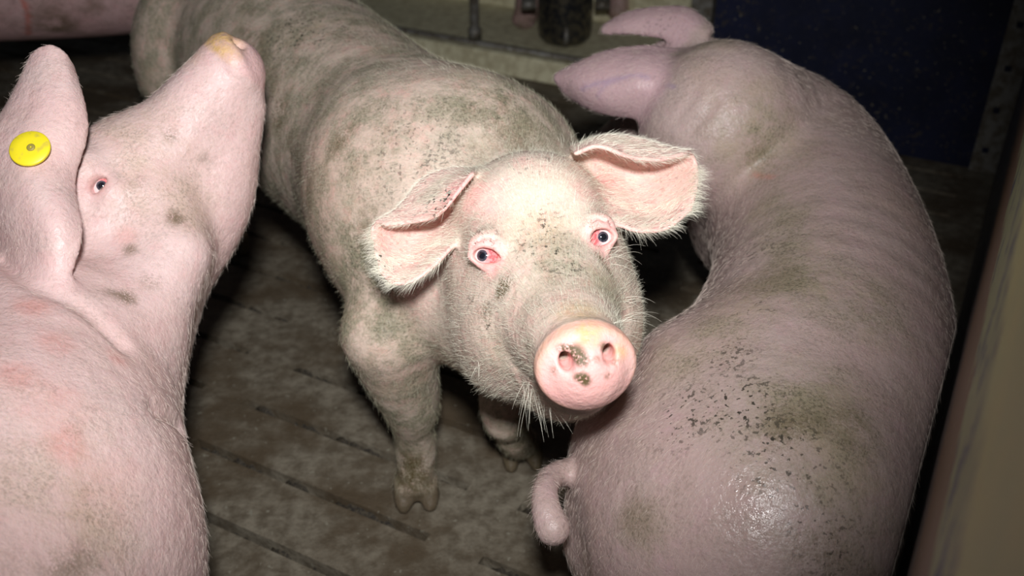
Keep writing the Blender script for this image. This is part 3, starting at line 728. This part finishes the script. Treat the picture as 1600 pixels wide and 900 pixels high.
def masks_left(v, n, a):
    H = lambda px, py: hit(px, py, v)
    a['pink'] += .18; h_ = (v - o2) @ R2
    a['dirt'] += .12
    for px, py, r_, k_ in ((230, 250, .10, .30), (320, 330, .06, .35), (170, 180, .05, .35), (230, 160, .05, .2), (100, 700, .10, .2), (180, 850, .08, .25), (60, 800, .08, .2)): a['dirt'] += k_ * blob(v, H(px, py), r_, .9)
    for px, py, r_, k_ in ((205, 455, .018, .8), (175, 445, .015, .5), (200, 380, .014, .7), (275, 330, .018, .8), (268, 200, .014, .6), (215, 275, .016, .35), (240, 430, .02, .4), (330, 250, .015, .35), (110, 880, .03, .45), (150, 860, .03, .4), (120, 670, .02, .4)): a['mud_shade'] += k_ * blob(v, H(px, py), r_, .9)
    a['speck'] += .10
    for px, py, r_, k_ in ((45, 465, .03, .45), (90, 520, .03, .35), (20, 570, .03, .35), (195, 550, .02, .35), (120, 690, .03, .4), (190, 360, .02, .3), (80, 620, .05, .2), (170, 760, .06, .15)): a['red'] += k_ * blob(v, H(px, py), r_, .9)
    dsc = np.clip((h_[:, 1] / 1.13 - .176) / .006, 0, 1) * blob(v, L2(0, .19, -.066), .078, .2)
    a['pink'] = a['pink'] * (1 - dsc) + dsc; a['yellow'] += dsc * np.clip((h_[:, 2] + .066) / .03, 0, 1) * .9
    a['yellow'] += .2 * blob(v, L2(0, .165, -.035), .03, .8)
    a['pink'] += .7 * blob(v, pe, .03, .7); a['red'] += .3 * blob(v, pe, .018, .7)
    g = np.array(earT).reshape(-1, 3); m = np.zeros(len(v))
    for c_ in g: m = np.maximum(m, blob(v, c_, .03, .6))
    a['pink'] += .3 * m
    lo = np.clip((.22 - v[:, 2]) / .16, 0, 1); a['dirt'] += lo * .8; a['hoof'] += np.clip((.034 - v[:, 2]) / .01, 0, 1) * .9
pig2, v2, q2, n2_, at2 = make_pig('pig', 'pink pig at the left with snout thrown up and yellow ear tag', F2, M['skin_left'], S1 * [1, 1, 0], masks_left, 'pigs in the slatted pen')
del F2
eye(pig2, pe + FW * .0125, .013, -FW + RT * .2, fl_w, M['sclera'], M['iris'])
t = NT('yellow_plastic'); nn = t.noise(120, 4)
M['tag'] = t.done(t.mix(t.ramp(nn, .5, .7), (.80, .66, .02), (.62, .50, .05)), .4, None)
M['tagdark'] = NT('tag_centre').done((.30, .24, .05), .5)
i = first_hit(43, 228, v2, .006); c = v2[i] - FW * .0035; nn = n2_[i] if (n2_[i] @ -FW) > 0 else -n2_[i]
def coin(name, c, nrm, r, th, mat, parent, dome=.0):
    nrm = nrm / np.linalg.norm(nrm); x = np.cross(nrm, [0, 0, 1.0]); x /= np.linalg.norm(x); y = np.cross(nrm, x); vs_, fs = [], []; n = 48
    prof = [(0.001, th + dome), (r * .5, th + dome * .7), (r - .001, th), (r, th - .001), (r, 0), (.001, 0)]
    for rr, hh in prof:
        for j in range(n): vs_.append(c + (x * math.cos(2 * math.pi * j / n) + y * math.sin(2 * math.pi * j / n)) * rr + nrm * hh)
    for i in range(len(prof) - 1):
        for j in range(n): fs.append((i * n + j, i * n + (j + 1) % n, (i + 1) * n + (j + 1) % n, (i + 1) * n + j))
    return new_mesh(name, vs_, fs, mat, parent, c, True)
tg = coin('ear_tag', c, nn, .0212, .0035, M['tag'], pig2, .001); tg['label'] = 'round yellow plastic ear tag'
coin('tag_stud', c + nn * .0035 + RT * .002, nn, .0045, .002, M['tagdark'], tg)
bn2 = [(L2(0, .1, -.03), -fl_w), (L2(0, 0, 0), -fl_w), (S1, (0, -1, -.3)), (S2, (0, -1, -.2)), (D(150, 600, 1), (0, -.6, -.8)), (D(250, 350, 1.1), -UP - RT * .4), (D(60, 250, 1.06), UP), (D(60, 400, 1.06), -UP), (D(200, 500, 1.0), -UP)]
h2 = (v2 - o2) @ R2; wt2 = (1 - np.clip((h2[:, 1] / 1.13 - .168) / .006, 0, 1) * blob(v2, L2(0, .19, -.066), .08, .2)) * np.where(v2[:, 1] > .25, 1, .05)
grow(42000, wt2, .009, 5, .00009, .16, .2, 'bristles', v2, q2, n2_, at2, bn2, pig2, mat='hair_pink')

# ---- the pig on the right, curled along the side wall, seen from behind
F3 = Field((-.12, .22, -.01), (.95, 1.98, .80), .0058)
nk = D(1126, 196, 1.44)
T = [(nk, .108), (P(1225, 275, .43), .150), (P(1285, 420, .40), .150), (P(1268, 592, .36), .170), (P(1205, 720, .33), .186), (P(1140, 810, .32), .165)]
T = [(np.array(p), r) for p, r in T]
F3.chain(T, .05, squash=((0, 0, 1), .95))
F3.ell(P(1200, 880, .30), (.15, .16, .20), None, .06)                            # hams
F3.ell(P(1050, 748, .28), (.125, .135, .18), None, .06)
F3.ell(P(1160, 300, .38), (.09, .12, .16), None, .05)
F3.ell(P(1265, 290, .36), (.09, .12, .16), None, .05)
ho = P(1010, 135, .50)
fw3 = np.array([-.45, .62, -.60]); R3 = frame(fw3, np.cross(fw3, (0, 0, 1.0)))
if R3[2, 2] < 0: R3[:, 2] *= -1
L3 = head(F3, ho, R3, .95)
F3.chain([(nk, .108), (P(1078, 142, .49), .082), (L3(0, -.07, -.04), .075)], .05)
earN = [[D(*p) for p in r] for r in [
    [(1085, 85, 1.46), (1020, 76, 1.45), (960, 80, 1.46), (910, 98, 1.48), (872, 117, 1.51)],
    [(1085, 110, 1.44), (1018, 105, 1.41), (962, 104, 1.43), (910, 112, 1.46), (869, 122, 1.50)],
    [(1075, 135, 1.43), (1018, 134, 1.40), (962, 133, 1.42), (912, 131, 1.45), (871, 127, 1.50)],
    [(1060, 162, 1.44), (1012, 158, 1.42), (962, 158, 1.43), (915, 150, 1.46), (878, 135, 1.50)],
    [(1035, 182, 1.47), (1000, 180, 1.445), (955, 177, 1.46), (918, 165, 1.48), (885, 145, 1.51)]]]
earFar = [[D(*p) for p in r] for r in [
    [(1112, 45, 1.56), (1075, 16, 1.58), (1020, 15, 1.6), (980, 23, 1.62), (944, 42, 1.64)],
    [(1102, 52, 1.54), (1065, 30, 1.56), (1020, 31, 1.58), (980, 36, 1.6), (943, 46, 1.63)],
    [(1085, 75, 1.54), (1045, 58, 1.56), (1012, 53, 1.58), (975, 50, 1.6), (942, 51, 1.63)]]]
for g in (earN, earFar):
    S, r = ear_sheet(g, .0075, .006); F3.shell(S.reshape(-1, 3), r.ravel(), .014)
# tail hanging over the left buttock
tailp = [(P(915, 735, .33), .018), (P(868, 742, .345), .0150), (P(852, 764, .355), .0145), (P(853, 795, .355), .0165), (P(864, 826, .345), .0190)]
F3.chain([(np.array(p), r) for p, r in tailp], .003)
for px, py, s_ in ((1250, 900, 0), (980, 800, 0), (1200, 420, 0), (1330, 330, 0)):
    c_ = P(px, py, .30); f_ = c_ * [1, 1, 0]
    if f_ @ AX > -.09: f_ = f_ - AX * (f_ @ AX + .09)
    leg(F3, f_ + [0, 0, .25], f_ + [0, 0, .19], f_ + [0, 0, .1], f_, AX, BX, .95, .07)
for k in range(4):                                                     # creases where the ear joins the neck
    cr = [(1092 + 9 * k, 128 + 9 * k), (1078 + 10 * k, 158 + 6 * k), (1048 + 10 * k, 196 + 4 * k)]
    F3.chain([(on_face(x_, y_, F3, 1.1, 1.6)[0], .0042) for x_, y_ in cr], .006, 'cut')
F3.chain([(L1(0, -.12, -.10), .128), (L1(0, 0, -.09), .108), (L1(0, .12, -.08), .075)], .02, 'cut')   # flank gives way where the other pig's jaw rests
# keep the flank off the side wall
s, X, Y, Z = F3.block((-1, -1, -1), (2, 3, 2)); F3.f = np.maximum(F3.f, (X * AX[0] + Y * AX[1] - .018 + 0 * Z).astype(np.float32))
def masks_right(v, n, a):
    H = lambda px, py: hit(px, py, v)
    a['pink'] += .2; a['dirt'] += .25; a['speck'] += .10
    for px, py, r_, k_ in ((1060, 640, .07, .9), (1150, 620, .08, 1.0), (1130, 550, .06, .7), (1220, 690, .08, .9), (1300, 720, .06, .5), (1180, 380, .09, .55), (1310, 850, .06, .7), (1270, 800, .04, .8), (1180, 470, .05, .6)): a['speck'] = np.maximum(a['speck'], k_ * blob(v, H(px, py), r_, .9))
    a['dirt'] += .55 * line_mask(v, [H(1060, 550), H(1150, 480), H(1240, 400), H(1200, 320)], .07, .9)
    for px, py, r_, k_ in ((1200, 210, .11, .6), (1330, 450, .10, .5), (1230, 640, .12, .45), (1330, 800, .10, .45), (1100, 60, .07, .6), (1300, 620, .10, .4), (990, 830, .05, .4), (1170, 240, .05, .5)): a['dirt'] += k_ * blob(v, H(px, py), r_, .9)
    a['mud_shade'] += .55 * blob(v, H(1245, 660), .05, .9) + .5 * blob(v, H(1190, 240), .04, .9) + .4 * blob(v, H(1330, 650), .05, .9) + .35 * blob(v, H(1180, 430), .08, .9) + .4 * blob(v, H(1290, 860), .05, .9) + .35 * blob(v, H(975, 810), .04, .9)
    a['speck'] += 3 * blob(v, H(1198, 679), .005, .3)
    a['red'] += .7 * line_mask(v, [H(1172, 266), H(1200, 273)], .006, .7)
    m = np.zeros(len(v))
    for g in (earN, earFar):
        for row in g:
            for c_ in row[1:]: m = np.maximum(m, blob(v, c_, .045, .5))
    a['speck'] += .3 * blob(v, H(1030, 35), .05, .9)
    a['pink'] += .75 * m; a['dirt'] -= .5 * m
    vein = line_mask(v, [H(1045, 132), H(1010, 112), H(960, 118), H(920, 130), H(900, 140)], .006, .9)
    vein += .6 * line_mask(v, [H(960, 118), H(935, 140), H(928, 158)], .006, .9)
    a['vein'] = vein
    a['wet'] = blob(v, H(1160, 778), .048, .7) * 1.15
    lo = np.clip((.22 - v[:, 2]) / .16, 0, 1); a['dirt'] += lo * .8; a['hoof'] += np.clip((.034 - v[:, 2]) / .01, 0, 1) * .9
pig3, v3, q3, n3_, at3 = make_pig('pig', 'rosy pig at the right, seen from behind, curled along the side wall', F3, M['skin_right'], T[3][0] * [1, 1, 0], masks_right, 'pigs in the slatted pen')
del F3
bn3 = []
for a_, b_ in zip(T[:-1], T[1:]): bn3 += [(a_[0] + [0, 0, .12], b_[0] - a_[0]), (a_[0] + [-.12, 0, 0], b_[0] - a_[0] + np.array([0, 0, -.1])), (a_[0] + [.12, 0, 0], b_[0] - a_[0] + np.array([0, 0, -.1]))]
bn3 += [(D(960, 130, 1.43), RT * -1), (P(868, 800, .4), (0, 0, -1)), (P(1050, 780, .5), (-.3, -.3, -.8))]
grow(60000, np.where(v3[:, 2] > .05, 1.0, 0), .010, 6, .00009, .12, .16, 'bristles', v3, q3, n3_, at3, bn3, pig3, mat='hair_pink')

# ---- plainer pigs standing further off
def standing_pig(label, tail, chest, zc, r, face, step, group=None, ears=True, step_f=None, nose=None):
    tail = np.asarray(tail, float); chest = np.asarray(chest, float); ax = (chest - tail); ax /= np.linalg.norm(ax); sv = np.array([ax[1], -ax[0], 0])
    f = np.asarray(face, float); f /= np.linalg.norm(f); ho = chest + [0, 0, zc + .05] + ax * .24 + np.array([0, 0, f[2] * .10]) + f * .05
    if nose is not None: ho = np.asarray(nose) - f * .19
    lo = np.minimum(tail, chest) - .42; hi = np.maximum(tail, chest) + .42; lo[2] = -.01; hi[2] = .85
    Fd = Field(lo, hi, step)
    t0 = tail + [0, 0, zc]; c0 = chest + [0, 0, zc]
    Fd.chain([(t0, r * .92), (t0 * .6 + c0 * .4, r), (c0, r * .95)], .05)
    Rh = frame(f, np.cross(f, (0, 0, 1.0)))
    if Rh[2, 2] < 0: Rh[:, 2] *= -1
    Lh = head(Fd, ho, Rh)
    Fd.chain([(c0 + ax * .02, r * .85), (Lh(0, -.12, -.06), .095)], .05)
    for e in (-1, 1): plain_ear(Fd, Lh, e)
    for base, zt in ((tail + ax * -.02, .30), (chest, .28)):
        for e in (-1, 1):
            f_ = base * [1, 1, 0] + sv * .095 * e
            Fd.ell(f_ + [0, 0, zt + .05], (.09, .10, .15), None, .05)
            leg(Fd, f_ + [0, 0, zt], f_ + [0, 0, .2], f_ + [0, 0, .1], f_, sv, ax, .95, .08)
    Fd.chain([(t0 - ax * r * .85 + [0, 0, .07], .016), (t0 - ax * (r + .03) + [0, 0, .02], .011), (t0 - ax * (r + .02) + [0, 0, -.05], .009)], .01)
    def mk(v, n, a):
        a['dirt'] += .3; a['mud_shade'] += .25 * blob(v, t0 * .5 + c0 * .5, .25, .9); a['speck'] += .25; a['pink'] += .3
        lw = np.clip((.22 - v[:, 2]) / .16, 0, 1); a['dirt'] += lw * .8; a['hoof'] += np.clip((.034 - v[:, 2]) / .01, 0, 1) * .9
        if step_f: step_f(v, n, a)
    o, v, q, n, at = make_pig('pig', label, Fd, M['skin_rear'], (tail + chest) / 2 * [1, 1, 0], mk, group)
    for e in (-1, 1):
        eye(o, Lh(.060 * e, .0, -.004), .012, Rh[:, 0] * e + f * .3, f, M['sclera'], M['iris'])
    return o
def scratch(v, n, a):
    H = lambda px, py: hit(px, py, v, .012)
    a['red'] += 1.0 * line_mask(v, [H(32, 2), H(42, 25), H(46, 60)], .009, .5)
    a['mud_shade'] += .8 * blob(v, H(85, 45), .09, .9) + .5 * blob(v, H(150, 20), .06, .9)
standing_pig('pink pig with a long red scratch standing behind at the top left', (-.72, 2.58, 0), (-1.70, 2.40, 0), .50, .185, (-.9, -.2, -.4), .009, 'pigs in the slatted pen', True, scratch)
for sidew, px, py, hh, e in (('left', 806, 26, .10, -1), ('right', 955, 12, .11, 1)):
    nz = P(px, py, hh); ch = nz * [1, 1, 0] + BX * .50 + AX * .07 * e
    standing_pig('pig of the next pen feeding just %s of the feed tube' % sidew, ch + BX * .62 + AX * .10 * e, ch, .44, .160, -BX * .55 + np.array([0, 0, -.85]), .009, 'pigs of the next pen', nose=nz)
for name, a0, a1, b0, b1 in (('wall_far', -5.2, .1, 5.2, 5.3), ('wall_left', -5.3, -5.2, -.6, 5.3)):
    tag(box_ab(name, a0, a1, b0, b1, 0, 2.4, M['navy']), kind='structure')
